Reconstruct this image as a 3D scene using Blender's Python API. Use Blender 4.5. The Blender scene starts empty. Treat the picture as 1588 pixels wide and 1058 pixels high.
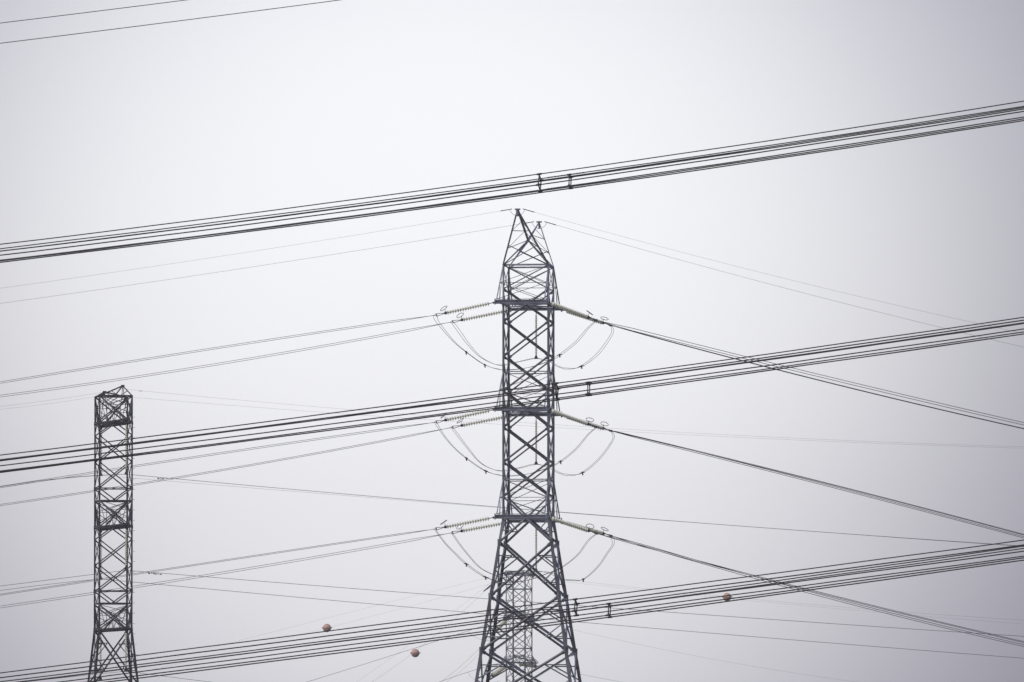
import bpy, math, random
from mathutils import Vector, Matrix, Quaternion

random.seed(7)
R = math.radians
scene = bpy.context.scene
COL = scene.collection

# ------------------------------------------------------------------ camera
W, H = 1588.0, 1058.0            # the photograph's frame, used for measuring
F = 15120.0                      # focal length in photograph pixels (a long telephoto)
HORIZON = 1330.0                 # the horizon lies below the frame
CAM = Vector((0, 0, 1.7))
PITCH = math.atan((HORIZON - H / 2) / F)

cd = bpy.data.cameras.new('camera')
cam = bpy.data.objects.new('camera', cd)
COL.objects.link(cam)
cd.sensor_width = 36.0
cd.lens = 36.0 * F / W
cd.clip_start = 1.0
cd.clip_end = 30000.0
cam.location = CAM
cam.rotation_euler = (math.pi / 2 + PITCH, 0, 0)
scene.camera = cam

# ------------------------------------------------------------------ sky and light
SUN_EL, SUN_AZ = R(50), R(-122)     # a veiled sun, high over the viewer's left shoulder
world = bpy.data.worlds.new('World')
scene.world = world
world.use_nodes = True
nt = world.node_tree
nt.nodes.clear()
N = nt.nodes.new
L = nt.links.new
out = N('ShaderNodeOutputWorld')
add = N('ShaderNodeAddShader')
bg1 = N('ShaderNodeBackground')
bg2 = N('ShaderNodeBackground')
sky = N('ShaderNodeTexSky')
sky.sky_type = 'NISHITA'
sky.sun_disc = False
sky.sun_elevation = SUN_EL
sky.sun_rotation = SUN_AZ
sky.air_density = 1.0
sky.dust_density = 6.0
sky.ozone_density = 1.0
bg1.inputs['Strength'].default_value = 0.08
L(sky.outputs[0], bg1.inputs['Color'])
# overcast veil: even grey, with lens vignetting put into its colour as a bright patch
tc = N('ShaderNodeTexCoord')
nrm = N('ShaderNodeVectorMath'); nrm.operation = 'NORMALIZE'
dst = N('ShaderNodeVectorMath'); dst.operation = 'DISTANCE'
VIGNETTE_DIR = Vector(((684 - W / 2) / F, 1.0, (HORIZON - 495) / F)).normalized()
dst.inputs[1].default_value = VIGNETTE_DIR
L(tc.outputs['Generated'], nrm.inputs[0])
L(nrm.outputs[0], dst.inputs[0])
dv = N('ShaderNodeMath'); dv.operation = 'DIVIDE'; dv.inputs[1].default_value = 0.0595
pw = N('ShaderNodeMath'); pw.operation = 'POWER'; pw.inputs[1].default_value = 3.3
ng = N('ShaderNodeMath'); ng.operation = 'MULTIPLY'; ng.inputs[1].default_value = -1.0
ex = N('ShaderNodeMath'); ex.operation = 'EXPONENT'
L(dst.outputs['Value'], dv.inputs[0]); L(dv.outputs[0], pw.inputs[0])
L(pw.outputs[0], ng.inputs[0]); L(ng.outputs[0], ex.inputs[0])
cmix = N('ShaderNodeMix'); cmix.data_type = 'RGBA'
cmix.inputs[6].default_value = (0.185, 0.170, 0.232, 1)      # veil darkened by the vignetting
cmix.inputs[7].default_value = (0.930, 0.932, 0.965, 1)    # veil at the bright centre of the vignetting
L(ex.outputs[0], cmix.inputs[0])
cno = N('ShaderNodeTexNoise')
cno.inputs['Scale'].default_value = 26.0
cno.inputs['Detail'].default_value = 3.0
cmr = N('ShaderNodeMapRange')
cmr.inputs[3].default_value = 0.985
cmr.inputs[4].default_value = 1.015
L(nrm.outputs[0], cno.inputs['Vector'])
L(cno.outputs[0], cmr.inputs[0])
L(cmix.outputs[2], bg2.inputs['Color'])
L(cmr.outputs[0], bg2.inputs['Strength'])
L(bg1.outputs[0], add.inputs[0]); L(bg2.outputs[0], add.inputs[1])
L(add.outputs[0], out.inputs['Surface'])

sd = bpy.data.lights.new('sun', 'SUN')
sd.energy = 1.4
sd.angle = R(12)
sd.color = (1.0, 0.97, 0.93)
sun = bpy.data.objects.new('sun', sd)
COL.objects.link(sun)
to_sun = Vector((math.sin(SUN_AZ) * math.cos(SUN_EL), math.cos(SUN_AZ) * math.cos(SUN_EL), math.sin(SUN_EL)))
sun.rotation_euler = to_sun.to_track_quat('Z', 'Y').to_euler()
sun.location = (0, 0, 200)

scene.view_settings.view_transform = 'Standard'
scene.view_settings.look = 'None'
scene.view_settings.exposure = 0.0
scene.view_settings.gamma = 1.0

# ------------------------------------------------------------------ helpers
_cp, _sp = math.cos(PITCH), math.sin(PITCH)


def P(x, y, D):
    """World point seen at photograph pixel (x, y), D metres away along the ground."""
    cx, cz = (x - W / 2) / F, (H / 2 - y) / F
    d = Vector((cx, _cp - cz * _sp, _sp + cz * _cp))
    return CAM + d * (D / d.y)


def zr(y, D):
    return P(W / 2, y, D).z


def mat(name, color, rough=0.6, metal=0.0, var=0.25, scale=3.0, bump=0.0, stain=None, spec=0.5, member=0.0):
    m = bpy.data.materials.new(name)
    m.use_nodes = True
    t = m.node_tree
    b = t.nodes['Principled BSDF']
    b.inputs['Roughness'].default_value = rough
    b.inputs['Metallic'].default_value = metal
    b.inputs['Specular IOR Level'].default_value = spec
    co = t.nodes.new('ShaderNodeTexCoord')
    no = t.nodes.new('ShaderNodeTexNoise')
    no.inputs['Scale'].default_value = scale
    no.inputs['Detail'].default_value = 6
    t.links.new(co.outputs['Object'], no.inputs['Vector'])
    rp = t.nodes.new('ShaderNodeValToRGB')
    rp.color_ramp.elements[0].position = 0.3
    rp.color_ramp.elements[1].position = 0.7
    c = Vector(color)
    s = Vector(stain) if stain else c * (1 - var)
    rp.color_ramp.elements[0].color = (*s, 1)
    rp.color_ramp.elements[1].color = (*(c * (1 + var * 0.5)), 1)
    t.links.new(no.outputs[0], rp.inputs[0])
    if member:       # each rolled bar has weathered to its own tone
        ge = t.nodes.new('ShaderNodeNewGeometry')
        mr = t.nodes.new('ShaderNodeMapRange')
        mr.inputs[3].default_value = 1 - member
        mr.inputs[4].default_value = 1 + member * 1.5
        mu = t.nodes.new('ShaderNodeVectorMath')
        mu.operation = 'MULTIPLY'
        t.links.new(ge.outputs['Random Per Island'], mr.inputs[0])
        t.links.new(rp.outputs[0], mu.inputs[0])
        t.links.new(mr.outputs[0], mu.inputs[1])
        t.links.new(mu.outputs[0], b.inputs['Base Color'])
    else:
        t.links.new(rp.outputs[0], b.inputs['Base Color'])
    if bump:
        bp = t.nodes.new('ShaderNodeBump')
        bp.inputs['Strength'].default_value = bump
        bp.inputs['Distance'].default_value = 0.02
        t.links.new(no.outputs[0], bp.inputs['Height'])
        t.links.new(bp.outputs[0], b.inputs['Normal'])
    return m


M_STEEL = mat('galvanised_steel', (0.14, 0.15, 0.19), 0.5, 0.3, 0.45, 1.3, member=0.6)
M_DARK = mat('weathered_steel', (0.04, 0.041, 0.054), 0.6, 0.3, 0.45, 1.1, member=0.55)
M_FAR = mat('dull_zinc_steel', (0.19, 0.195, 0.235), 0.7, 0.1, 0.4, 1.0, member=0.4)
M_WIRE = mat('aged_aluminium_strand', (0.055, 0.055, 0.065), 0.6, 0.2, 0.3, 0.6)
M_NEARWIRE = mat('blackened_aluminium_strand', (0.02, 0.02, 0.025), 0.65, 0.1, 0.3, 0.8)
M_FIT = mat('cast_fitting', (0.05, 0.05, 0.06), 0.5, 0.4, 0.3, 5)
M_INS = mat('toughened_glass', (0.82, 0.82, 0.74), 0.25, 0.0, 0.12, 9)
_t = M_INS.node_tree
_tr = _t.nodes.new('ShaderNodeBsdfTranslucent')
_tr.inputs['Color'].default_value = (0.85, 0.86, 0.77, 1)
_mx = _t.nodes.new('ShaderNodeMixShader')
_mx.inputs[0].default_value = 0.4
_t.links.new(_t.nodes['Principled BSDF'].outputs[0], _mx.inputs[1])
_t.links.new(_tr.outputs[0], _mx.inputs[2])
_t.links.new(_mx.outputs[0], _t.nodes['Material Output'].inputs['Surface'])
M_BALL = mat('faded_orange_shell', (0.47, 0.30, 0.265), 0.55, 0.0, 0.3, 2.4, stain=(0.34, 0.2, 0.16))
M_CONC = mat('concrete', (0.32, 0.31, 0.29), 0.9, 0, 0.2, 2)
M_GROUND = mat('rough_grass', (0.07, 0.085, 0.035), 0.95, 0.0, 0.5, 0.04)


class MB:
    def __init__(self):
        self.v, self.f, self.smooth = [], [], []

    def _add(self, vs, fs, smooth=False):
        o = len(self.v)
        self.v += [tuple(p) for p in vs]
        self.f += [tuple(i + o for i in q) for q in fs]
        self.smooth += [smooth] * len(fs)

    def angle(self, p, q, w, t=None, hint=None):
        """Rolled L-section from p to q; its heel points away from 'hint'."""
        p, q = Vector(p), Vector(q)
        d = (q - p).normalized()
        t = t or w * 0.16
        h = Vector(hint) if hint is not None else Vector((0.31, 0.72, 0.61))
        h = h - d * h.dot(d)
        if h.length < 1e-4:
            h = d.orthogonal()
        h.normalize()
        s = d.cross(h)
        e1 = (h + s).normalized()
        e2 = (h - s).normalized()
        prof = [(0, 0), (w, 0), (w, t), (t, t), (t, w), (0, w)]
        sh = -(e1 + e2) * (w * 0.30)
        a = [p + e1 * x + e2 * y + sh for x, y in prof]
        b = [q + e1 * x + e2 * y + sh for x, y in prof]
        fs = [(i, (i + 1) % 6, 6 + (i + 1) % 6, 6 + i) for i in range(6)]
        fs += [(3, 2, 1, 0), (5, 4, 3, 0), (6, 7, 8, 9), (6, 9, 10, 11)]
        self._add(a + b, fs)

    def bar(self, p, q, w, h, up=(0, 0, 1)):
        p, q = Vector(p), Vector(q)
        d = (q - p).normalized()
        u = Vector(up)
        u = u - d * u.dot(d)
        if u.length < 1e-4:
            u = d.orthogonal()
        u.normalize()
        s = d.cross(u)
        vs = []
        for e in (p, q):
            for a, b in ((-1, -1), (1, -1), (1, 1), (-1, 1)):
                vs.append(e + s * (a * w / 2) + u * (b * h / 2))
        self._add(vs, [(0, 1, 2, 3), (7, 6, 5, 4), (0, 4, 5, 1), (1, 5, 6, 2), (2, 6, 7, 3), (3, 7, 4, 0)])

    def tube(self, pts, r, n=6, smooth=True):
        pts = [Vector(p) for p in pts]
        k = len(pts)
        vs = []
        prev = None
        for i, p in enumerate(pts):
            d = (pts[min(i + 1, k - 1)] - pts[max(i - 1, 0)]).normalized()
            if prev is None:
                u = d.orthogonal().normalized()
            else:
                u = (prev - d * prev.dot(d)).normalized()
            prev = u
            s = d.cross(u)
            rr = r[i] if isinstance(r, (list, tuple)) else r
            for j in range(n):
                a = 2 * math.pi * j / n
                vs.append(p + u * (math.cos(a) * rr) + s * (math.sin(a) * rr))
        fs = []
        for i in range(k - 1):
            for j in range(n):
                fs.append((i * n + j, i * n + (j + 1) % n, (i + 1) * n + (j + 1) % n, (i + 1) * n + j))
        fs.append(tuple(reversed(range(n))))
        fs.append(tuple((k - 1) * n + j for j in range(n)))
        self._add(vs, fs, smooth)

    def lathe(self, prof, axis_o, axis_d, n=14, smooth=True):
        """prof: list of (distance along the axis, radius)."""
        o, d = Vector(axis_o), Vector(axis_d).normalized()
        u = d.orthogonal().normalized()
        s = d.cross(u)
        vs = []
        for t, r in prof:
            for j in range(n):
                a = 2 * math.pi * j / n
                vs.append(o + d * t + u * (math.cos(a) * r) + s * (math.sin(a) * r))
        fs = []
        for i in range(len(prof) - 1):
            for j in range(n):
                fs.append((i * n + j, i * n + (j + 1) % n, (i + 1) * n + (j + 1) % n, (i + 1) * n + j))
        self._add(vs, fs, smooth)

    def torus(self, c, nrm_, RR, r, n=24, m=6):
        c, nn = Vector(c), Vector(nrm_).normalized()
        u = nn.orthogonal().normalized()
        s = nn.cross(u)
        vs = []
        for i in range(n):
            a = 2 * math.pi * i / n
            e = u * math.cos(a) + s * math.sin(a)
            for j in range(m):
                b = 2 * math.pi * j / m
                vs.append(c + e * (RR + r * math.cos(b)) + nn * (r * math.sin(b)))
        fs = []
        for i in range(n):
            for j in range(m):
                fs.append((i * m + j, ((i + 1) % n) * m + j, ((i + 1) % n) * m + (j + 1) % m, i * m + (j + 1) % m))
        self._add(vs, fs, True)

    def build(self, name, m, parent=None, origin=None):
        me = bpy.data.meshes.new(name)
        vs = self.v
        if origin is not None:
            vs = [(a - origin[0], b - origin[1], c - origin[2]) for a, b, c in vs]
        me.from_pydata(vs, [], self.f)
        me.polygons.foreach_set('use_smooth', self.smooth)
        me.materials.append(m)
        me.update()
        o = bpy.data.objects.new(name, me)
        COL.objects.link(o)
        if parent is not None:
            o.parent = parent
        return o


def thing(name, label, cat, loc=(0, 0, 0), rz=0.0, group=None):
    o = bpy.data.objects.new(name, None)
    o.empty_display_size = 0.5
    COL.objects.link(o)
    o.location = loc
    o.rotation_euler = (0, 0, rz)
    o['label'] = label
    o['category'] = cat
    if group:
        o['group'] = group
    return o


def lerp(a, b, t):
    return tuple(a[i] + (b[i] - a[i]) * t for i in range(len(a)))


# ------------------------------------------------------------------ ground
g = MB()
nx = 40
S = 9000.0
for i in range(nx + 1):
    for j in range(nx + 1):
        x, y = -S + 2 * S * i / nx, -S + 2 * S * j / nx
        g.v.append((x, y, 0.0))
for i in range(nx):
    for j in range(nx):
        a = i * (nx + 1) + j
        g.f.append((a, a + nx + 1, a + nx + 2, a + 1))
        g.smooth.append(False)
go = g.build('ground', M_GROUND)
go['kind'] = 'structure'


# ------------------------------------------------------------------ lattice towers
def corner(w, s, z):
    return [(-w, -w, z), (w, -w, z), (w, w, z), (-w, w, z)][s]


def face_pts(w, s, z):
    return corner(w, s, z), corner(w, (s + 1) % 4, z)


def inward(s):
    return [(1, 1, 0), (-1, 1, 0), (-1, -1, 0), (1, -1, 0)][s]


FN = [(0, 1, 0), (-1, 0, 0), (0, -1, 0), (1, 0, 0)]


def x_panel(mb, w0, z0, w1, z1, size, thin=None, redund=False, faces=(0, 1, 2, 3)):
    """X-bracing between heights z0 (lower) and z1 (upper) on the tower's faces."""
    for s in faces:
        a0, b0 = face_pts(w0, s, z0)
        a1, b1 = face_pts(w1, s, z1)
        n = Vector(FN[s])
        off = n * (size * 0.5)
        for p_, q_ in ((a0, b1), (b0, a1), (a1, b0), (b1, a0)):
            e_ = (Vector(q_) - Vector(p_)).normalized()
            mb.bar(Vector(p_) + e_ * size * 0.3 + n * size * 0.62, Vector(p_) + e_ * size * 3.0 + n * size * 0.62, 0.012, size * 1.9, up=n.cross(e_))
        mb.angle(a0, b1, size, hint=n)
        mb.angle(Vector(b0) + off, Vector(a1) + off, thin or size * 0.85, hint=n)
        if redund:
            c = lerp(lerp(a0, b1, 0.5), lerp(b0, a1, 0.5), 0.5)
            r = size * 0.5
            for (lo, hi) in ((a0, a1), (b0, b1)):
                mid = lerp(lo, hi, 0.5)
                q1, q2 = lerp(c, hi, 0.5), lerp(c, lo, 0.5)
                mb.angle(mid, q1, r, hint=n)
                mb.angle(mid, q2, r, hint=n)
                mb.angle(lerp(lo, hi, 0.75), q1, r * 0.9, hint=n)
                mb.angle(lerp(lo, hi, 0.25), q2, r * 0.9, hint=n)


def v_panel(mb, w0, z0, w1, z1, size, up, redund=False):
    """Half panel: up=True is an inverted V (legs below, middle of the belt above)."""
    for s in range(4):
        a0, b0 = face_pts(w0, s, z0)
        a1, b1 = face_pts(w1, s, z1)
        n = Vector(FN[s])
        if up:
            m_ = lerp(a1, b1, 0.5)
            mb.angle(a0, m_, size, hint=n)
            mb.angle(b0, m_, size, hint=n)
            if redund:
                for lo, hi in ((a0, a1), (b0, b1)):
                    mb.angle(lerp(lo, hi, 0.5), lerp(lo, m_, 0.5), size * 0.5, hint=n)
                    mb.angle(hi, lerp(lo, m_, 0.5), size * 0.5, hint=n)
        else:
            m_ = lerp(a0, b0, 0.5)
            mb.angle(a1, m_, size, hint=n)
            mb.angle(b1, m_, size, hint=n)


def belt(mb, w, z, size, plan=False):
    for s in range(4):
        a, b = face_pts(w, s, z)
        mb.angle(a, b, size, hint=(FN[s][0], FN[s][1], 0.6))
    if plan:
        mb.angle(corner(w, 0, z), corner(w, 2, z), size * 0.6)
        mb.angle(corner(w, 1, z), corner(w, 3, z), size * 0.6)


def make_legs(root, prof, size, m, bolts=None):
    """prof: (half width, z) from the ground up; one mesh per leg."""
    for s in range(4):
        mb = MB()
        for k in range(len(prof) - 1):
            (w0, z0), (w1, z1) = prof[k], prof[k + 1]
            sz = size[k]
            mb.angle(corner(w0, s, z0), corner(w1, s, z1), sz, sz * 0.14, hint=inward(s))
            if k:      # splice plates at the joints
                c = Vector(corner(w0, s, z0))
                mb.bar(c - Vector((0, 0, sz * 1.1)), c + Vector((0, 0, sz * 1.1)), sz * 1.12, sz * 0.55,
                       up=inward(s))
        if bolts and s in bolts['legs']:
            z = bolts['z0']
            side = 1
            while z < bolts['z1']:
                w = None
                for k in range(len(prof) - 1):
                    if prof[k][1] <= z <= prof[k + 1][1]:
                        t = (z - prof[k][1]) / (prof[k + 1][1] - prof[k][1])
                        w = prof[k][0] + t * (prof[k + 1][0] - prof[k][0])
                if w is not None:
                    c = Vector(corner(w, s, z))
                    o = Vector(inward(s))
                    dirv = Vector((-o.x, 0, 0)) if side > 0 else Vector((0, -o.y, 0))
                    mb.tube([c, c + dirv * bolts['len']], bolts['r'], 5)
                side = -side
                z += bolts['step']
        mb.build('leg', m, root)


def wide_arm(root, sgn, w, z, rise, length, tipw, m):
    """Box crossarm with a square end beam, as on an angle tower."""
    mb = MB()
    v0, v1 = sgn * w, sgn * length
    for sx in (-1, 1):
        lo0, lo1 = (sx * w, v0, z), (sx * tipw, v1, z)
        up0, up1 = (sx * w, v0, z + rise), (sx * tipw * 0.97, v1, z + 0.2)
        mb.angle(lo0, lo1, 0.11, hint=(-sx, 0, 1))
        mb.angle(up0, up1, 0.085, hint=(-sx, 0, -1))
        for t0, t1 in ((0.0, 0.5),):
            mb.angle(lerp(up0, up1, t0), lerp(lo0, lo1, t1), 0.045, hint=(-sx, 0, 0))
            mb.angle(lerp(lo0, lo1, t1), lerp(up0, up1, t1), 0.04, hint=(-sx, 0, 0))
    # bracing across the upper and the lower chords
    for za, zb, sz in ((z + rise, z + 0.2, 0.045), (z, z, 0.042)):
        A0, A1 = (-w, v0, za), (-tipw * 0.98, v1, zb)
        B0, B1 = (w, v0, za), (tipw * 0.98, v1, zb)
        for t0, t1 in ((0.0, 0.52), (0.52, 1.0)):
            mb.angle(lerp(A0, A1, t0), lerp(B0, B1, t1), sz, hint=(0, 0, 1))
            mb.angle(lerp(B0, B1, t0), lerp(A0, A1, t1), sz, hint=(0, 0, 1))
            mb.angle(lerp(A0, A1, t1), lerp(B0, B1, t1), sz * 1.1, hint=(0, 0, 1))
    o = mb.build('crossarm', m, root)
    tb = MB()
    e = tipw + 0.06
    yb = v1
    hb = 1.0 if sgn < 0 else 0.6
    tb.bar((-e, yb, z + 0.12 * hb), (e, yb, z + 0.12 * hb), 0.26 * hb, 0.05)
    tb.bar((-e, yb, z - 0.12 * hb), (e, yb, z - 0.12 * hb), 0.26 * hb, 0.05)
    tb.bar((-e, yb, z), (e, yb, z), 0.05, 0.24 * hb - 0.05)
    for sx in (-1, 1):
        tb.bar((sx * e, yb, z - 0.2), (sx * e, yb, z + 0.24), 0.3, 0.06, up=(1, 0, 0))
        tb.bar((sx * (e + 0.02), yb, z - 0.06), (sx * (e + 0.17), yb, z - 0.06), 0.05, 0.16)
    t = tb.build('end_beam', m, root)
    t.parent = o
    return o


def point_arm(root, sgn, w, z, rise, length, m, s1=0.11, s2=0.06):
    """Tapering crossarm that ends in a point, as on a suspension tower."""
    mb = MB()
    v0, v1 = sgn * w, sgn * length
    tip = 0.16
    for sx in (-1, 1):
        lo0, lo1 = (sx * w, v0, z), (sx * tip, v1, z)
        up0, up1 = (sx * w, v0, z + rise), (sx * tip, v1, z + 0.12)
        mb.angle(lo0, lo1, s1, hint=(-sx, 0, 1))
        mb.angle(up0, up1, s1 * 0.9, hint=(-sx, 0, -1))
        for t0, t1 in ((0.0, 0.3), (0.3, 0.6), (0.6, 0.85)):
            mb.angle(lerp(up0, up1, t0), lerp(lo0, lo1, t1), s2, hint=(-sx, 0, 0))
            mb.angle(lerp(lo0, lo1, t1), lerp(up0, up1, t1), s2 * 0.9, hint=(-sx, 0, 0))
    for za, zb in ((z + rise, z + 0.12), (z, z)):
        A0, A1 = (-w, v0, za), (-tip, v1, zb)
        B0, B1 = (w, v0, za), (tip, v1, zb)
        for t0, t1 in ((0.0, 0.4), (0.4, 0.75)):
            mb.angle(lerp(A0, A1, t0), lerp(B0, B1, t1), s2, hint=(0, 0, 1))
            mb.angle(lerp(B0, B1, t0), lerp(A0, A1, t1), s2, hint=(0, 0, 1))
            mb.angle(lerp(A0, A1, t1), lerp(B0, B1, t1), s2, hint=(0, 0, 1))
    o = mb.build('crossarm', m, root)
    tb = MB()
    tb.bar((0, v1 - sgn * 0.5, z + 0.04), (0, v1 + sgn * 0.12, z + 0.04), 0.5, 0.16)
    tb.bar((0, v1, z - 0.18), (0, v1, z), 0.06, 0.2, up=(1, 0, 0))
    t = tb.build('tip_plate', m, root)
    t.parent = o
    return o


def place_base(x, D):
    p = P(x, HORIZON - 300, D)
    return Vector((p.x, D, 0.0))


# ---- the tall angle tower in the middle
D1 = 720.0
YAW1 = R(-6.5)
B1 = place_base(819.6, D1)
T1 = thing('lattice_tower', 'tall grey steel lattice pylon in the middle with two pointed peaks and three crossarms',
           'pylon', B1, YAW1)
z1 = lambda y: zr(y, D1)
HW = 1.70
w_at = lambda y: HW + max(0.0, (y - 805.0)) * 0.150 / 21.0
ARM_ROWS = (474.0, 639.0, 805.0)
ROOT_ROWS = (413.0, 578.0, 745.0)
TIP_V, TIP_W = 5.1, 1.84
base_row = HORIZON + 1.7 * F / D1
prof = [(w_at(base_row), 0.0)]
for y in (1200, 1100, 1010, 926, 842):
    prof.append((w_at(y), z1(y)))
prof += [(HW, z1(805)), (HW, z1(639)), (HW, z1(474)), (HW * 0.99, z1(413))]
make_legs(T1, prof, [0.26, 0.25, 0.24, 0.23, 0.22, 0.20, 0.175, 0.165, 0.14], M_STEEL)

rows = [413, 450, 500, 554, 608, 664, 718, 771]
for k in range(len(rows) - 1):
    mb = MB()
    x_panel(mb, HW, z1(rows[k + 1]), HW, z1(rows[k]), 0.105 if k > 0 else 0.06, 0.085 if k > 0 else 0.055)
    mb.build('bracing', M_STEEL, T1)
mb = MB()
v_panel(mb, HW, z1(805), HW, z1(771), 0.10, up=False)
mb.build('bracing', M_STEEL, T1)
mb = MB()
v_panel(mb, w_at(842), z1(842), HW, z1(805), 0.125, up=True, redund=True)
mb.build('bracing', M_STEEL, T1)
low = [842, 926, 1010, 1100, 1200]
for k in range(4):
    mb = MB()
    x_panel(mb, w_at(low[k + 1]), z1(low[k + 1]), w_at(low[k]), z1(low[k]), 0.14, 0.125, redund=True)
    mb.build('bracing', M_STEEL, T1)
mb = MB()
x_panel(mb, prof[0][0], 0.05, w_at(1200), z1(1200), 0.19, 0.17, redund=True)
mb.build('bracing', M_STEEL, T1)
mb = MB()
for s in range(4):
    c = Vector(corner(prof[0][0], s, 0))
    mb = MB()
    mb.bar(c - Vector((0, 0, 0.5)), c + Vector((0, 0, 0.35)), 1.1, 1.1, up=(1, 0, 0))
    mb.build('footing', M_CONC, T1)
for y in ARM_ROWS:
    mb = MB()
    belt(mb, HW, z1(y), 0.10, plan=True)
    mb.build('belt', M_STEEL, T1)
for y in ROOT_ROWS:
    mb = MB()
    belt(mb, HW, z1(y), 0.065 if y > 420 else 0.11)
    mb.build('belt', M_STEEL, T1)
for y, ry in zip(ARM_ROWS, ROOT_ROWS):
    for sg in (-1, 1):
        wide_arm(T1, sg, HW, z1(y), z1(ry) - z1(y), TIP_V, TIP_W, M_STEEL)
# two outward-leaning earth-wire peaks with a valley between them
PK_V = 7.2
zt, zp, zv = z1(413), z1(335), z1(373)
for sg in (-1, 1):
    mb = MB()
    apex = (0, sg * PK_V, zp)
    val = (0, sg * 0.35, zv)
    k_ = 1.0 if sg < 0 else 0.62
    cs = [(-HW, sg * HW, zt), (HW, sg * HW, zt)]
    for c in cs:
        hx = (1 if c[0] < 0 else -1, 0, 0)
        mb.angle(c, apex, 0.135 * k_, hint=hx)
        mb.angle(c, val, 0.10 * k_, hint=hx)
        mb.angle((c[0], -c[1], c[2]), val, 0.06 * k_, hint=hx)
        for t in (0.3, 0.62):
            a, b = lerp(c, apex, t), lerp(val, apex, t)
            mb.angle(a, b, 0.035, hint=hx)
            t2 = {0.3: 0.0, 0.62: 0.3}[t]
            mb.angle(lerp(c, apex, t), lerp(val, apex, t2), 0.04, hint=hx)
    mb.angle(val, apex, 0.13 * k_, hint=(0, 0, 1))
    for t0, t1_ in ((0.0, 0.36),):
        mb.angle(lerp(cs[0], apex, t0), lerp(cs[1], apex, t1_), 0.045, hint=(0, -sg, 0))
        mb.angle(lerp(cs[1], apex, t0), lerp(cs[0], apex, t1_), 0.045, hint=(0, -sg, 0))
    mb.angle((0, sg * 0.35, zv), (0, -sg * 0.3, zv - 0.05), 0.10)
    mb.bar((-0.2, sg * PK_V, zp + 0.02), (0.2, sg * PK_V, zp + 0.02), 0.2, 0.10)
    mb.bar((0, sg * PK_V, zp - 0.5), (0, sg * PK_V, zp + 0.05), 0.17 * k_, 0.15 * k_)
    mb.build('earth_wire_peak', M_STEEL, T1)


# ---- the dark suspension tower at the left
D2 = 756.0
YAW2 = R(10.5)
B2 = place_base(175.3, D2)
T2 = thing('lattice_tower', 'slim dark steel lattice pylon at left with step bolts up its right side', 'pylon', B2, YAW2)
z2 = lambda y: zr(y, D2)
HW2 = 1.29
w2_at = lambda y: HW2 + max(0.0, (y - 977.0)) * 0.105 / 20.0
base2 = HORIZON + 1.7 * F / D2
prof2 = [(w2_at(base2), 0.0), (w2_at(1230), z2(1230)), (w2_at(1140), z2(1140)), (w2_at(1062), z2(1062)),
         (HW2, z2(977)), (HW2, z2(917)), (HW2, z2(818)), (HW2, z2(758)), (HW2, z2(657)), (HW2, z2(615))]
make_legs(T2, prof2, [0.19, 0.18, 0.175, 0.165, 0.135, 0.13, 0.125, 0.12, 0.11], M_DARK,
          bolts=dict(legs=(1, 2), z0=z2(1240), z1=z2(640), len=0.22, r=0.013, step=0.4))
for a, b, c, d in ((657, 676, 717, 758), (818, 837, 877, 917)):
    mb = MB()
    v_panel(mb, HW2, z2(b), HW2, z2(a), 0.068, up=True)
    mb.build('bracing', M_DARK, T2)
    for r0, r1 in ((b, c), (c, d)):
        mb = MB()
        x_panel(mb, HW2, z2(r1), HW2, z2(r0), 0.072, 0.062)
        mb.build('bracing', M_DARK, T2)
    mb = MB()
    v_panel(mb, HW2, z2(d + 19), HW2, z2(d), 0.068, up=False)
    belt(mb, HW2, z2(d), 0.06)
    belt(mb, HW2, z2(d + 19.5), 0.085)
    mb.build('bracing', M_DARK, T2)
for r0, r1 in ((615, 657), (777, 818), (938, 977)):
    mb = MB()
    x_panel(mb, HW2, z2(r1), HW2, z2(r0), 0.072, 0.062)
    belt(mb, HW2, z2(r1), 0.10, plan=True)
    if r0 == 615:
        belt(mb, HW2, z2(r0), 0.09, plan=True)
    mb.build('bracing', M_DARK, T2)
for r0, r1 in ((977, 1062), (1062, 1140), (1140, 1230), (1230, base2 - 1)):
    mb = MB()
    x_panel(mb, w2_at(r1), z2(r1), w2_at(r0), z2(r0), 0.10, 0.09, redund=True)
    mb.build('bracing', M_DARK, T2)
ARM2 = (657.0, 818.0, 977.0)
TIP2 = 6.9
for y, ry in zip(ARM2, (615.0, 777.0, 938.0)):
    for sg in (-1, 1):
        point_arm(T2, sg, HW2, z2(y), z2(ry) - z2(y), TIP2, M_DARK, 0.10, 0.05)
for sg in (-1, 1):
    mb = MB()
    apex = (0, sg * 5.0, z2(603))
    for sx in (-1, 1):
        mb.angle((sx * HW2, sg * HW2, z2(615)), apex, 0.085, hint=(-sx, 0, 0))
        mb.angle((sx * 0.3, sg * 5.2, z2(652)), apex, 0.06, hint=(-sx, 0, 0))
        mb.angle(lerp((sx * HW2, sg * HW2, z2(615)), apex, 0.5), (-sx * HW2 * 0.7, sg * 3.0, z2(630)), 0.05)
    mb.angle((0, sg * HW2, z2(613)), apex, 0.07)
    mb.bar((-0.13, sg * 5.0, z2(603)), (0.13, sg * 5.0, z2(603)), 0.13, 0.12)
    mb.build('earth_wire_peak', M_DARK, T2)

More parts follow.
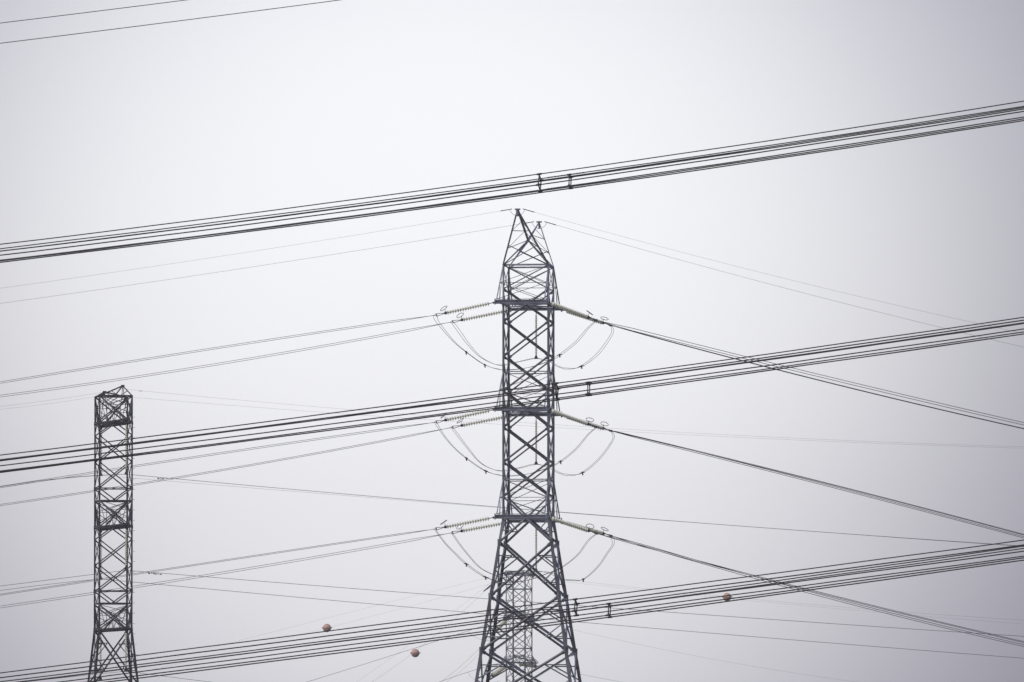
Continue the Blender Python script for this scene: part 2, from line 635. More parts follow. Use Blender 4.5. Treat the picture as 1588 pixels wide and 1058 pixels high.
# ---- the smaller tower far behind
D3 = 1100.0
YAW3 = R(-20.0)
B3 = place_base(805.0, D3)
T3 = thing('lattice_tower', 'small faint lattice pylon seen through the base of the tall middle pylon', 'pylon', B3, YAW3)
z3 = lambda y: zr(y, D3)
HW3 = 1.14
base3 = HORIZON + 1.7 * F / D3
w3_at = lambda y: HW3 + max(0.0, y - 1100) * 0.1 / 13.7
prof3 = [(w3_at(base3), 0.0), (w3_at(1200), z3(1200)), (HW3, z3(1100)), (HW3, z3(1028)), (HW3, z3(960)), (HW3, z3(890))]
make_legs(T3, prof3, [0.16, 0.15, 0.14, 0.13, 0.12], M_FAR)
r3 = [890, 914, 937, 960, 983, 1006, 1028, 1052, 1076, 1100]
for k in range(len(r3) - 1):
    mb = MB()
    x_panel(mb, HW3, z3(r3[k + 1]), HW3, z3(r3[k]), 0.065, 0.055)
    if r3[k] in (890, 914, 960, 1006, 1028):
        belt(mb, HW3, z3(r3[k]), 0.10)
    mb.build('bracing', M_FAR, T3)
for r0, r1 in ((1100, 1200), (1200, base3 - 1)):
    mb = MB()
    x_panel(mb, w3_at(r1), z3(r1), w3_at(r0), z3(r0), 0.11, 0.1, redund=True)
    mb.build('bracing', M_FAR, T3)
for y in (960.0, 1028.0):
    for sg in (-1, 1):
        point_arm(T3, sg, HW3, z3(y), 0.9, 5.2 if y > 1000 else 4.7, M_FAR, 0.10, 0.055)
for sg in (-1, 1):
    point_arm(T3, sg, HW3, z3(892), 0.5, 4.6, M_FAR, 0.10, 0.055)


# ------------------------------------------------------------------ insulator strings
def disc_profile(n, pitch, r, x0):
    pr = [(x0, 0.03)]
    for k in range(n):
        b = x0 + k * pitch
        pr += [(b + 0.01, 0.045), (b + pitch * 0.12, 0.07), (b + pitch * 0.34, 0.08), (b + pitch * 0.38, r * 0.6), (b + pitch * 0.52, r * 0.95),
               (b + pitch * 0.60, r), (b + pitch * 0.68, r * 0.96), (b + pitch * 0.70, r * 0.4), (b + pitch * 0.9, 0.045)]
    pr.append((x0 + n * pitch, 0.03))
    return pr


STRING_L = 4.35


def make_strain_string(name):
    """Built along +X from the beam to the dead-end clamps; Z is up."""
    root = thing(name, '', 'insulator', (0, 0, 0))
    lk = MB()
    lk.tube([(0, 0, 0), (0.28, 0, 0)], 0.03, 6)
    lk.bar((0.0, 0, 0), (0.14, 0, 0), 0.12, 0.03)
    lk.build('link', M_FIT, root)
    ds = MB()
    ds.lathe(disc_profile(17, 0.19, 0.165, 0.28), (0, 0, 0), (1, 0, 0), 14)
    ds.build('disc_stack', M_INS, root)
    yk = MB()
    yk.bar((3.50, 0, 0), (3.74, 0, 0), 0.36, 0.06)
    yk.bar((3.50, 0, 0), (3.68, 0, 0), 0.10, 0.20)
    yk.tube([(3.62, 0, 0.02), (3.58, 0.02, 0.2), (3.60, 0.02, 0.30)], 0.018, 5)
    yk.build('yoke_plate', M_FIT, root)
    dc = MB()
    for s in (-1, 1):
        dc.tube([(3.7, s * 0.14, 0), (4.0, s * 0.15, s * 0.05), (STRING_L, s * 0.15, s * 0.08)], 0.024, 6)
    dc.bar((STRING_L - 0.06, -0.18, 0.0), (STRING_L - 0.06, 0.18, 0.0), 0.05, 0.12)
    dc.build('dead_end_clamp', M_FIT, root)
    rg = MB()
    m_ = 0.35
    nn = Vector((0.57 * 0.93, m_, 0.82 * 0.93))
    rg.torus((0, 0, 0), nn, 0.29, 0.022, 26, 6)
    ro = rg.build('arcing_ring', M_FIT, root)
    ro.location = (3.66, 0.02, 0.36)
    return root


def copy_tree(o, parent=None):
    c = o.copy()
    COL.objects.link(c)
    if parent is not None:
        c.parent = parent
    for ch in list(o.children):
        copy_tree(ch, c)
    return c


def aim(o, a, b):
    """Lay a string from a towards b, keeping its ring on top."""
    x = (b - a).normalized()
    z = Vector((0, 0, 1))
    z = (z - x * z.dot(x)).normalized()
    y = z.cross(x)
    o.location = a
    o.rotation_mode = 'QUATERNION'
    o.rotation_quaternion = Matrix((x, y, z)).transposed().to_quaternion()


MAT1 = Matrix.Translation(B1) @ Matrix.Rotation(YAW1, 4, 'Z')
SL = math.tan(R(7.0))
SR = 0.62          # the right-hand spans swing away from the viewer
# direction of each string in the photograph (dx, dy in pixels)
dirs = {('left', 'near'): (-97, 20.5), ('left', 'far'): (-97, 19.0),
        ('right', 'near'): (97, 33), ('right', 'far'): (97, 28)}
LEV = ('top', 'middle', 'bottom')
ENDS = {}
proto = make_strain_string('insulator_string')
first = True
# each arcing ring sits a little differently: tilt from level, and how open it looks
RINGS = {('left', 'near'): ((35, .35), (45, .15), (35, .12)), ('left', 'far'): ((32, .45), (35, .25), (38, .5)),
         ('right', 'near'): ((-36, .12), (-12, .5), (-10, .6)), ('right', 'far'): ((-14, .38), (-16, .5), (-24, .32))}
RING_N = Vector((0.57 * 0.93, 0.35, 0.82 * 0.93)).normalized()
for li, y in enumerate(ARM_ROWS):
    for side in ('left', 'right'):
        for dep in ('near', 'far'):
            sx = -1 if side == 'left' else 1
            sv = -1 if dep == 'near' else 1
            a = MAT1 @ Vector((sx * (TIP_W + 0.2), sv * TIP_V, z1(y) - 0.06))
            dx, dy = dirs[(side, dep)]
            if li == 2:
                dy *= 0.92
            d = Vector((dx, -dx * SL if sx < 0 else dx * SR, -dy)).normalized()
            b = a + d * STRING_L
            o = proto if first else copy_tree(proto)
            first = False
            aim(o, a, b)
            which = {('left', 'near'): 'upper left', ('left', 'far'): 'lower left',
                     ('right', 'near'): 'upper right', ('right', 'far'): 'lower right'}[(side, dep)]
            o['label'] = 'beige ribbed insulator string at %s of the tall pylon\'s %s crossarm' % (which, LEV[li])
            o['category'] = 'insulator'
            o['group'] = 'tension insulator strings of the tall pylon'
            ring = [c for c in o.children if c.name.startswith('arcing_ring')][0]
            phi, sq = RINGS[(side, dep)][li]
            nw = Vector((-math.sin(R(phi)) * math.sqrt(1 - sq * sq), -sq, math.cos(R(phi)) * math.sqrt(1 - sq * sq)))
            nl = o.rotation_quaternion.inverted() @ nw
            ring.rotation_mode = 'QUATERNION'
            ring.rotation_quaternion = RING_N.rotation_difference(nl)
            ring.location = (3.66, 0.02, 0.36)
            ENDS[(li, side, dep)] = b


def hanging_string(top, bottom, r, label, group, n=None, m=M_INS, twin=False):
    t = thing('hanging_insulator', label, 'insulator', top, 0, group)
    Lz = top.z - bottom.z
    lk = MB()
    lk.tube([(0, 0, 0), (0, 0, -0.25)], 0.03, 6)
    lk.build('link', M_FIT, t)
    ds = MB()
    body = Lz - 0.25 - 0.35
    n = n or int(body / 0.162)
    ds.lathe(disc_profile(n, body / n, r, 0.25), (0, 0, 0), (0, 0, -1), 12)
    ds.build('disc_stack', m, t)
    cl = MB()
    cl.bar((0, 0, -Lz + 0.36), (0, 0, -Lz + 0.12), 0.07, 0.09, up=(1, 0, 0))
    cl._add([(-0.07, -0.05, -Lz + 0.2), (0.07, -0.05, -Lz + 0.2), (0.16, -0.05, -Lz - 0.04), (-0.16, -0.05, -Lz - 0.04),
             (-0.07, 0.05, -Lz + 0.2), (0.07, 0.05, -Lz + 0.2), (0.16, 0.05, -Lz - 0.04), (-0.16, 0.05, -Lz - 0.04)],
            [(0, 1, 2, 3), (7, 6, 5, 4), (0, 4, 5, 1), (1, 5, 6, 2), (2, 6, 7, 3), (3, 7, 4, 0)])
    cl.build('clamp', M_FIT, t)
    return t


# jumper strings of the far arms (they hang inside the tower as seen from here)
for li, (y, xb, yb) in enumerate(zip(ARM_ROWS, (831, 833, 833), (556, 720, 886))):
    far_tip = MAT1 @ Vector((0.0, TIP_V, z1(y) - 0.2))
    bot = Vector((far_tip.x, far_tip.y, P(xb, yb, far_tip.y).z))
    hanging_string(far_tip, bot, 0.10, 'thin beige insulator hanging upright inside the tall pylon below its %s crossarm' % LEV[li],
                   'upright insulators inside the tall pylon')


# ------------------------------------------------------------------ wires
def quad(p0, p1, p2):
    (x0, y0), (x1, y1), (x2, y2) = p0, p1, p2

    def f(x):
        return (y0 * (x - x1) * (x - x2) / ((x0 - x1) * (x0 - x2)) + y1 * (x - x0) * (x - x2) / ((x1 - x0) * (x1 - x2))
                + y2 * (x - x0) * (x - x1) / ((x2 - x0) * (x2 - x1)))
    return f


def reach(f, xa, xb, lim=1285.0):
    """How far towards xb the span may run before it nears the ground."""
    st = 20 if xb > xa else -20
    x = xa
    while abs(x - xb) > 20 and f(x + st) < lim:
        x += st
    return x


def path(f, xa, xb, D, slope=0.0, x0=None, n=44, off=Vector((0, 0, 0))):
    """Span seen along y=f(x); D at pixel x0, changing by 'slope' metres per metre sideways."""
    x0 = xa if x0 is None else x0
    pts = []
    for i in range(n + 1):
        x = xa + (xb - xa) * i / n
        d = D + slope * (x - x0) * D / F
        pts.append(P(x, f(x), d) + off)
    return pts


def pix(p):
    """Photograph pixel of a world point."""
    d = p - CAM
    fwd = d.y * _cp + d.z * _sp
    up = -d.y * _sp + d.z * _cp
    return (W / 2 + F * d.x / fwd, H / 2 - F * up / fwd)


def damper(parent, p, d, m=M_FIT, s=1.0):
    """Dumb-bell vibration damper clamped under a wire."""
    mb = MB()
    d = Vector(d).normalized()
    q = Vector((0, 0, -0.11 * s))
    mb.bar((0, 0, 0.02), q, 0.05 * s, 0.05 * s, up=(0, 1, 0))
    mb.tube([q - d * 0.22 * s, q, q + d * 0.22 * s], 0.012 * s, 5)
    for e in (-1, 1):
        mb.lathe([(-0.09 * s, 0.0), (-0.085 * s, 0.045 * s), (0.085 * s, 0.055 * s), (0.09 * s, 0.0)], q + d * (e * 0.22 * s), d, 8)
    o = mb.build('damper', m, parent)
    o.location = p
    return o


def span(name, label, cat, paths, r, m, group=None, part='wire'):
    """A thing made of one or more parallel wires."""
    o0 = paths[0][0]
    if len(paths) == 1:
        mb = MB()
        mb.tube(paths[0], r, 6)
        o = mb.build(name, m, None, origin=o0)
        o.location = o0
        o['label'] = label
        o['category'] = cat
        if group:
            o['group'] = group
        return o
    t = thing(name, label, cat, o0, 0, group)
    for p in paths:
        mb = MB()
        mb.tube(p, r, 6)
        mb.build(part, m, t, origin=o0)
    return t


AX1 = Vector((math.sin(R(7)), math.cos(R(7)), 0))


def twin(center, lat, dz):
    o = AX1 * (lat / 2) + Vector((0, 0, dz / 2))
    return [[p + o for p in center], [p - o for p in center]]


# twin conductors of the tall tower: (second point, third point), vertical gap of the pair
main_spans = {
    (0, 'left', 'near'): ((400, 530), (0, 593.5), 0.14),
    (0, 'left', 'far'): ((400, 554.5), (0, 614.5), 0.16),
    (1, 'left', 'near'): ((400, 694.5), (0, 755.5), 0.13),
    (1, 'left', 'far'): ((400, 719.5), (0, 783.5), 0.12),
    (2, 'left', 'near'): ((400, 861.5), (0, 922.5), 0.10),
    (2, 'left', 'far'): ((400, 879.5), (0, 941.5), 0.16),
    (0, 'right', 'near'): ((1249, 577.5), (1588, 657.5), 0.19),
    (0, 'right', 'far'): ((1249, 584.5), (1588, 665), 0.05),
    (1, 'right', 'near'): ((1240, 739), (1588, 829.5), 0.06),
    (1, 'right', 'far'): ((1240, 742), (1588, 833.5), 0.11),
    (2, 'right', 'near'): ((1200, 901), (1588, 996), 0.08),
    (2, 'right', 'far'): ((1200, 904), (1588, 1001.5), 0.14),
}
for (li, side, dep), (p1, p2, dz) in main_spans.items():
    e = ENDS[(li, side, dep)]
    x0, y0 = pix(e)
    f = quad((x0, y0), p1, p2)
    xb = reach(f, x0, -3000 if side == 'left' else 4200)
    c = path(f, x0, xb, e.y, -SL if side == 'left' else SR, x0, 60)
    h = 'upper' if dep == 'near' else 'lower'
    dzp = [0.16, ] and dz
    pr = twin(c, 0.30, dzp)
    # start at the dead-end clamps
    for k in (0, 1):
        s = 1 if k == 0 else -1
        pr[k][0] = e + AX1 * (0.15 * s) + Vector((0, 0, 0.08 * s * (1 if side == 'right' else -1) * 0 + 0.0))
    span('conductor', 'grey twin power line running %s from the tall pylon\'s %s crossarm, %s of two' % (side, LEV[li], h),
         'power line', pr, 0.0165 if side == 'left' else 0.0215, M_WIRE, 'twin power lines of the tall pylon')


def catmull(pts, n=8):
    out_ = []
    P_ = [pts[0]] + list(pts) + [pts[-1]]
    for i in range(1, len(P_) - 2):
        a, b, c, d = P_[i - 1], P_[i], P_[i + 1], P_[i + 2]
        for k in range(n):
            t = k / n
            out_.append(0.5 * ((2 * b) + (c - a) * t + (2 * a - 5 * b + 4 * c - d) * t * t + (3 * b - a - 3 * c + d) * t ** 3))
    out_.append(pts[-1])
    return out_


# slack jumper loops passing under the arms: pixel shapes measured on the top level
near_loop = [(677, 497), (690, 514), (705, 531), (723, 546), (752, 566), (780, 573.5), (815, 571), (848, 561.5), (868, 550.5), (893, 531), (911, 510)]
far_loop = [(712, 514), (724, 531), (742, 551), (760, 562), (778, 566.5), (805, 561), (831, 556), (852, 561), (868, 569.5), (885, 572), (902, 568), (925, 551), (941, 531), (950, 515)]
rowshift = [(0, 0), (1, 164.5), (1.5, 331)]
for li in range(3):
    sxx, syy = rowshift[li]
    for dep, loop in (('near', near_loop), ('far', far_loop)):
        a, b = ENDS[(li, 'left', dep)], ENDS[(li, 'right', dep)]
        ax, bx = pix(a)[0], pix(b)[0]
        raw = []
        for x, y in loop:
            xx, yy = x + sxx + li * random.uniform(-0.7, 0.7), y + syy + li * random.uniform(-0.8, 0.8)
            if li == 2:
                yy -= 2.0
            d = a.y + (b.y - a.y) * (xx - ax) / (bx - ax)
            raw.append(P(xx, yy, d))
        pts = catmull([a] + raw + [b], 7)
        paths = []
        nn_ = len(pts)
        for s in (-1, 1):
            q = []
            for i, p in enumerate(pts):
                t = i / (nn_ - 1)
                k = min(1.0, min(t, 1 - t) / 0.06)
                wob = 0.105 + 0.05 * math.cos(t * 9 + li)
                if dep == 'far' and abs(t - 0.5) < 0.12:
                    wob *= 0.5
                q.append(p + Vector((s * wob * 1.0, s * 0.12, -s * wob * 0.25 * (1 if t < 0.5 else -1))) * (0.8 + 0.2 * k))
            paths.append(q)
        t_ = span('jumper_loop', '%s slack twin jumper loop hanging under the tall pylon\'s %s crossarm' %
                  ('long leftmost' if dep == 'near' else 'pinned rightmost', LEV[li]), 'jumper cable', paths, 0.0155, M_WIRE,
                  'jumper loops of the tall pylon')
        # twin clamps
        o0 = paths[0][0]
        spots = ((723, 547), (752, 567), (868, 551)) if dep == 'near' else ((902, 568),)
        for cx, cy in spots:
            tgt = cx + sxx
            k = min(range(nn_), key=lambda i: abs(pix(pts[i])[0] - tgt))
            mb = MB()
            p0, p1_ = paths[0][k], paths[1][k]
            mb.bar(p0 + (p0 - p1_) * 0.1, p1_ + (p1_ - p0) * 0.1, 0.07, 0.07)
            mb.bar((p0 + p1_) / 2 + Vector((0.02, 0, -0.2)), (p0 + p1_) / 2 + Vector((-0.02, 0, 0.08)), 0.10, 0.10, up=(1, 0, 0))
            mb.build('twin_clamp', M_FIT, t_, origin=o0)

# earth wires from the two peaks of the tall tower
for dep, sg, lp, rp, rl, rr_ in (('upper', -1, ((400, 388.7), (0, 447.3)), ((1200, 427.8), (1518, 502.3)), 0.0065, 0.0065),
                                 ('lower', 1, ((400, 412.8), (0, 470.8)), ((1200, 442.4), (1588, 538.6)), 0.009, 0.009)):
    ap = MAT1 @ Vector((0, sg * PK_V, zp + 0.06))
    for side, pp, r in (('left', lp, rl), ('right', rp, rr_)):
        sx = -1 if side == 'left' else 1
        e = MAT1 @ Vector((sx * 0.4, sg * PK_V, zp + 0.04))
        x0, y0 = pix(e)
        f = quad((x0, y0), *pp)
        c = path(f, x0, reach(f, x0, -3000 if side == 'left' else 4200), e.y, -SL if side == 'left' else SR, x0, 60)
        t_ = span('earth_wire', '%s faint single earth wire running %s from the tall pylon\'s %s peak' %
                  (dep, side, 'front left' if sg < 0 else 'rear right'), 'earth wire', [c], r, M_WIRE, 'earth wires of the tall pylon')
        mb = MB()
        n = 12
        xs = [x0 + sx * i * 1.7 for i in range(n)]
        mb.tube([P(x, f(x), e.y + (-SL if side == 'left' else SR) * (x - x0) * e.y / F) for x in xs], [0.03] * (n - 3) + [0.036, 0.03, 0.012], 6)
        mb.build('armour_rod', M_FIT, t_, origin=c[0])
    # small bonding loop under the peak
    mb = MB()
    q = []
    for i in range(13):
        t = i / 12
        q.append(MAT1 @ Vector((-0.55 + 1.1 * t, sg * (PK_V + 0.1), zp - 0.05 - 0.42 * math.sin(math.pi * t) ** 0.7)))
    mb.tube([p - B1 for p in q], 0.014, 5)
    o = mb.build('bonding_loop', M_FIT, None)
    o.parent = T1
    o.matrix_parent_inverse = MAT1.inverted() @ Matrix.Translation(B1)


# ---- left tower: hanging strings and its lines, which pass behind the tall tower
MAT2 = Matrix.Translation(B2) @ Matrix.Rotation(YAW2, 4, 'Z')
SL2 = math.tan(R(10.5))
sus = {}
for li, (y, yn, yf) in enumerate(zip(ARM2, (735.5, 884.5, 1041), (737.5, 898.0, 1054))):
    for dep, sg, yy in (('near', -1, yn), ('far', 1, yf)):
        top = MAT2 @ Vector((0, sg * TIP2, z2(y) - 0.15))
        bot = Vector((top.x, top.y, zr(yy, top.y)))
        hanging_string(top, bot, 0.12, '%s beige insulator hanging from the left pylon\'s %s crossarm' %
                       ('right-hand' if sg < 0 else 'left-hand', LEV[li]), 'hanging insulators of the left pylon')
        sus[(li, dep)] = bot
left_lines = [
    # level, depth, left points, right points, radius
    (0, 'near', ((80, 743.5), (0, 755.0)), ((780, 787), (1588, 847)), 0.018),
    (0, 'far', ((80, 744.5), (0, 756.5)), ((780, 788), (1588, 848.0)), 0.008),
    (1, 'near', ((80, 899.0), (0, 909.0)), ((758, 929), (1588, 987)), 0.017),
    (1, 'far', ((80, 905.8), (0, 916.0)), ((727, 950), (1588, 1021)), 0.017),
    (2, 'near', ((80, 1053), (0, 1062)), ((380, 1064), (800, 1100)), 0.015),
]
names_l = {(0, 'near'): 'front line at the top level', (0, 'far'): 'rear line at the top level',
           (1, 'near'): 'upper line at the middle level', (1, 'far'): 'lower line at the middle level',
           (2, 'near'): 'line at the bottom level'}
for li, dep, lp, rp, r in left_lines:
    s = sus[(li, dep)]
    x0, y0 = pix(s)
    fl, fr = quad((x0, y0), *lp), quad((x0, y0), *rp)
    cl = path(fl, x0, reach(fl, x0, -2600), s.y, SL2, x0, 50)
    cr = path(fr, x0, reach(fr, x0, 4000), s.y, SL2 * 0.6, x0, 80)
    o = span('conductor', 'single dark power line through the left pylon, %s' % names_l[(li, dep)], 'power line',
             [list(reversed(cl)) + cr[1:]], r, M_WIRE, 'power lines of the left pylon')
    o0 = o.location.copy()
    spots = {(0, 'near'): (249,), (1, 'near'): (235, 245.5)}.get((li, dep), ())
    for x in spots:
        p = P(x, fr(x), s.y + SL2 * 0.6 * (x - x0) * s.y / F)
        damper(o, p - o0, (1, 0, -0.07), s=0.85)
for dep, sg, lp, rp in (('upper', -1, ((80, 620.5), (0, 630.5)), ((499, 631.7), (1588, 693.0))),
                        ('lower', 1, ((80, 625.8), (0, 635)), ((499, 639.5), (1588, 695.5)))):
    ap = MAT2 @ Vector((0, sg * 5.0, z2(603) - 0.25))
    x0, y0 = pix(ap)
    fl, fr = quad((x0, y0), *lp), quad((x0, y0), *rp)
    cl = path(fl, x0, reach(fl, x0, -2600), ap.y, SL2, x0, 50)
    cr = path(fr, x0, reach(fr, x0, 4000), ap.y, SL2 * 0.6, x0, 80)
    o = span('earth_wire', '%s very faint earth wire over the peaks of the left pylon' % dep, 'earth wire',
             [list(reversed(cl)) + cr[1:]], 0.006, M_WIRE, 'earth wires of the left pylon')
    if sg < 0:
        p = P(218, fr(218), ap.y)
        damper(o, p - o.location, (1, 0, -0.07), s=0.4)

# ---- lines and strings of the small far tower
MAT3 = Matrix.Translation(B3) @ Matrix.Rotation(YAW3, 4, 'Z')


def far_string(a_px, b_px, D, label):
    a, b = P(*a_px, D), P(*b_px, D - 1.2)
    o = copy_tree(proto)
    aim(o, a, b)
    s = (b - a).length / 3.6
    o.scale = (s, s * 2.3, s * 2.3)
    o['label'] = label
    o['category'] = 'insulator'
    o['group'] = 'insulator strings of the small far pylon'
    return o


far_string((785, 962), (768, 979), 1096, 'pale insulator string slanting down left, upper one on the small far pylon')
far_string((786, 1032), (763, 1048), 1096, 'pale insulator string slanting down left, lower one on the small far pylon')
far_string((803, 1029), (831, 1033), 1103, 'pale insulator string pointing right from the lowest arm of the small far pylon')
far_string((806, 962), (828, 967), 1103, 'pale insulator string pointing right from the middle arm of the small far pylon')

far_lines = [
    ('conductor', 'power line', 'thin steep line down left from the small far pylon, meeting its upper pale insulator', ((768, 979), (745, 1004), (687, 1055)), 560, 0.012),
    ('conductor', 'power line', 'thin steep line just right of another, down left from the small far pylon', ((770, 981), (749, 1007), (693, 1057)), 580, 0.009),
    ('conductor', 'power line', 'darker single line falling left from the small far pylon past the lower orange ball', ((783, 959.5), (672, 996), (475, 1058)), 200, 0.021),
    ('conductor', 'power line', 'short dark line leaving the foot of the picture left of the small far pylon', ((783, 1026.5), (737, 1039), (681, 1058)), 420, 0.020),
    ('conductor', 'power line', 'faint sloping line falling right from the small far pylon at mid height', ((828, 962), (951, 991), (1330, 1058)), 1900, 0.0075),
    ('conductor', 'power line', 'faint line falling right out of the foot of the picture from the small far pylon', ((831, 1033), (906, 1047), (959, 1057)), 1500, 0.012),
    ('earth_wire', 'earth wire', 'faint steep earth wire carrying the lower left orange ball', ((764, 905), (644, 1010), (581, 1055)), 470, 0.009),
    ('earth_wire', 'earth wire', 'faint steep earth wire left of the lower orange ball', ((762, 903), (614, 1015), (554, 1057)), 440, 0.006),
    ('earth_wire', 'earth wire', 'very faint earth wire rising to the small far pylon, upper of two at left', ((781, 890), (600, 935), (400, 986)), 0, 0.0055),
    ('earth_wire', 'earth wire', 'very faint earth wire carrying the upper left orange ball', ((783, 899), (640, 939), (507, 974)), 100, 0.0055),
    ('earth_wire', 'earth wire', 'very faint earth wire falling right and carrying the right-hand orange ball', ((826, 893), (1127, 925.5), (1588, 962)), 2300, 0.0075),
    ('earth_wire', 'earth wire', 'very faint earth wire falling right just below the one with a ball', ((827, 897), (1188, 934), (1588, 968)), 2300, 0.006),
]
for nm, cat, lab, (p0, p1, p2), xe, r in far_lines:
    f = quad(p0, p1, p2)
    steep = 'steep' in lab
    dd = 0.5 if steep else 0.1
    x0 = p0[0]
    sl = dd if xe < x0 else -dd
    c = path(f, x0, xe, 1098, sl, x0, 50)
    span(nm, lab, cat, [c], r, M_WIRE, 'lines of the small far pylon')
# jumper arcs beside the far tower
for pts, lab in ((((725, 978), (733, 986), (746, 992), (762, 993), (776, 990)), 'upper thin jumper arc beside the small far pylon'),
                 (((725, 1042), (731, 1050), (742, 1057), (760, 1059), (776, 1056)), 'lower thin jumper arc beside the small far pylon')):
    c = catmull([P(x, y, 1097) for x, y in pts], 6)
    span('jumper_loop', lab, 'jumper cable', [c], 0.012, M_WIRE, 'jumper arcs of the small far pylon')
# a clamp where the steep earth wires reach the far tower
mb = MB()
e0, e1 = P(750, 917, 1093), P(765, 904, 1097)
mb.tube([e0, (e0 + e1) / 2 + Vector((0, 0, -0.06)), e1], [0.05, 0.11, 0.05], 6)
mb.bar(e1, P(783, 896, 1098), 0.06, 0.10)
cl_ = mb.build('dead_end_bracket', M_FIT, T3)
cl_.matrix_parent_inverse = MAT3.inverted()


def ball(x, y, D, label):
    c = P(x, y, D)
    t = thing('marker_ball', label, 'marker ball', c, 0, 'orange marker balls on the wires')
    r = 6.5 * D / F
    for hemi, (a0, a1) in (('shell', (-90, 0)), ('shell', (0, 90))):
        mb = MB()
        pr = []
        for i in range(9):
            a = R(a0 + (a1 - a0) * i / 8)
            pr.append((math.sin(a) * r + (0.004 if a0 == 0 else -0.004), max(0.0005, math.cos(a) * r)))
        mb.lathe(pr, (0, 0, 0), (0, 0, 1), 24)
        mb.build(hemi, M_BALL, t)
    fl = MB()
    fl.lathe([(-0.02, r * 0.98), (-0.02, r * 1.05), (0.02, r * 1.05), (0.02, r * 0.98)], (0, 0, 0), (0, 0, 1), 24)
    for i in range(6):
        a = i * math.pi / 3
        p = Vector((math.cos(a), math.sin(a), 0)) * (r * 1.02)
        fl.lathe([(-0.05, 0.0), (-0.05, 0.03), (0.05, 0.03), (0.05, 0.0)], p, (0, 0, 1), 6)
    fl.build('flange', M_BALL, t)
    cm = MB()
    for s in (-1, 1):
        cm.lathe([(-0.1, 0.02), (-0.08, 0.05), (0.1, 0.05), (0.12, 0.02)], (s * r * 1.04, 0, 0.02), (1, 0, 0), 8)
    cm.build('wire_clamp', M_FIT, t)
    return t


ball(507, 974, 1098 - 0.1 * (783 - 507) * 1098 / F, 'orange marker ball highest at left, just above the black bundled lines')
ball(644, 1013, 1098 - 0.5 * (764 - 644) * 1098 / F, 'orange marker ball left of the tall pylon, below the black bundled lines')
ball(1127.5, 926, 1098 - 0.1 * 22, 'orange marker ball at right, behind the black bundled lines')

# ------------------------------------------------------------------ the near line: quad bundles crossing in front
DN = 351.0
SLN = -math.tan(R(10.5))
LAT = Vector((math.sin(R(10.5)), math.cos(R(10.5)), 0))
A_ = 19.3 * DN / F
bundles = [
    # height name, row name, depth, roll (deg), centre points, spacer x
    ('top', 'front', 0.0, 26.5, ((0, 392.2), (810, 287.1), (1588, 170.6)), 837),
    ('top', 'rear', 13.0, 8.0, ((0, 396.5), (810, 292.0), (1588, 175.8)), 884),
    ('middle', 'front', 0.0, 22.5, ((0, 718.8), (866, 607.0), (1588, 505.5)), 863.5),
    ('middle', 'rear', 13.0, 4.0, ((0, 722.7), (913, 603.2), (1588, 507.8)), 913),
    ('bottom', 'front', 0.0, 20.0, ((0, 1057.0), (890, 942.4), (1588, 849.8)), 893),
    ('bottom', 'rear', 13.0, 9.0, ((0, 1067.5), (945, 946.8), (1588, 858.3)), 945),
]
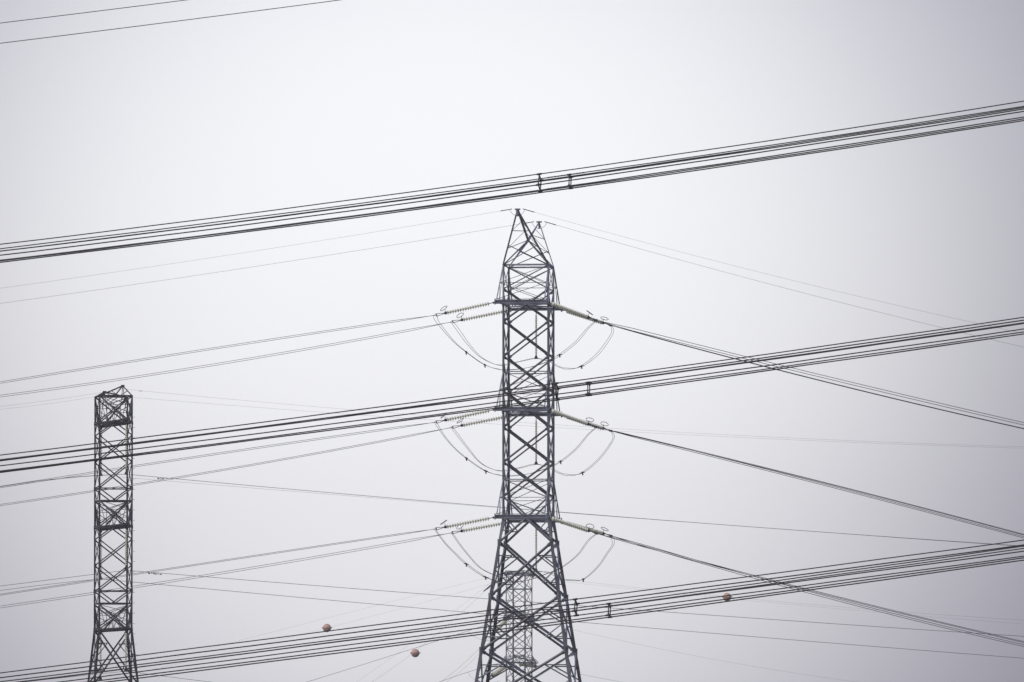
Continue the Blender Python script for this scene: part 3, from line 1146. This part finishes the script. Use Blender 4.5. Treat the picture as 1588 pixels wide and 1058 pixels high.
for hname, rname, dd, roll, (p0, p1, p2), sxp in bundles:
    f = quad(p0, p1, p2)
    D = DN + dd
    ce = path(f, -2600, 4400, D, SLN, 794, 180)
    o0 = P(sxp, f(sxp), D + SLN * (sxp - 794) * D / F)
    t = thing('conductor_bundle', 'black bundle of four lines crossing in front, %s of two at the %s height' % (rname, hname),
              'power line', o0, 0, 'black bundled power lines crossing in front')
    cr_, sr_ = math.cos(R(roll)), math.sin(R(roll))
    eh = LAT * cr_ + Vector((0, 0, -1)) * sr_          # the bundle's level side, rolled
    ev = Vector((0, 0, 1)) * cr_ + LAT * sr_           # its upright side
    a = A_ * (D / DN) * (0.93 if rname == 'rear' else 1.0) / 2
    offs = [eh * (sx * a) + ev * (sy * a) for sx, sy in ((-1, 1), (1, 1), (1, -1), (-1, -1))]
    for o in offs:
        mb = MB()
        # a slight lay-to-lay unevenness of the strung wire
        ph = random.uniform(0, 6)
        am = random.uniform(0.008, 0.022)
        q = [p + o + Vector((0, 0, 0.004 * math.sin(i * 0.9 + ph) + am * math.sin((p.x - o0.x) * 0.11) * math.cos(ph)))
             for i, p in enumerate(ce)]
        mb.tube(q, random.uniform(0.0195, 0.0235), 6)
        mb.build('wire', M_NEARWIRE, t, origin=o0)
    # spacer: a square frame with a clamp on each wire
    sp = MB()
    fx = Vector((1, 0, 0.13)).normalized()
    for i in range(4):
        sp.bar(offs[i] * 0.93, offs[(i + 1) % 4] * 0.93, 0.05, 0.042, up=fx)
    so = sp.build('spacer', M_FIT, t)
    for o in offs:
        cm = MB()
        cm.lathe([(-0.09, 0.0), (-0.085, 0.036), (0.085, 0.036), (0.09, 0.0)], o, fx, 8)
        cm.bar(o * 0.72, o, 0.075, 0.06, up=fx)
        k = cm.build('clamp', M_FIT, t)
        k.parent = so
    # armour rods wrapped round the wires beside the rear spacers
    if rname == 'rear' and hname == 'top':
        for o in offs:
            mb = MB()
            x0 = sxp
            q, rr = [], []
            for i in range(25):
                x = x0 - 34 + 58 * i / 24
                q.append(P(x, f(x), D + SLN * (x - 794) * D / F) + o)
                rr.append(0.021 + 0.006 * (i % 2))
            mb.tube(q, rr, 6)
            mb.build('armour_rod', M_NEARWIRE, t, origin=o0)

for nm, dd, pp in (('upper', 0.0, ((0, 36), (145, 18.3), (290, 0))), ('lower', 14.0, ((0, 67.3), (264, 34.4), (528, 0)))):
    xs = [q[0] for q in pp]
    f0 = quad(*pp)
    # same sag as the bundles below
    k = 9.0e-6
    y0, s0 = pp[0][1], (pp[2][1] - pp[0][1]) / (pp[2][0] - pp[0][0])
    f = lambda x, y0=y0, s0=s0, xe=pp[2][0]: y0 + (s0 + k * xe) * x - k * x * x
    c = path(f, -2600, 4400, DN + dd, SLN, 794, 140)
    span('earth_wire', '%s of two thin dark single wires crossing the upper left corner' % nm, 'earth wire', [c],
         0.0135 if nm == 'upper' else 0.0145, M_NEARWIRE, 'thin wires in the upper left corner')

# ------------------------------------------------------------------ haze
hz = MB()
x0, x1, y0, y1, zb, zt_ = -1200, 1200, -60, 1900, -1.0, 75.0
hz._add([(x0, y0, zb), (x1, y0, zb), (x1, y1, zb), (x0, y1, zb), (x0, y0, zt_), (x1, y0, zt_), (x1, y1, zt_), (x0, y1, zt_)],
        [(3, 2, 1, 0), (4, 5, 6, 7), (0, 1, 5, 4), (1, 2, 6, 5), (2, 3, 7, 6), (3, 0, 4, 7)])
hm = bpy.data.materials.new('haze')
hm.use_nodes = True
t = hm.node_tree
t.nodes.clear()
mo = t.nodes.new('ShaderNodeOutputMaterial')
pv = t.nodes.new('ShaderNodeVolumePrincipled')
pv.inputs['Color'].default_value = (0.90, 0.91, 0.97, 1)
pv.inputs['Density'].default_value = 0.00013
pv.inputs['Anisotropy'].default_value = 0.3
t.links.new(pv.outputs[0], mo.inputs['Volume'])
ho = hz.build('haze', hm)
ho['kind'] = 'stuff'
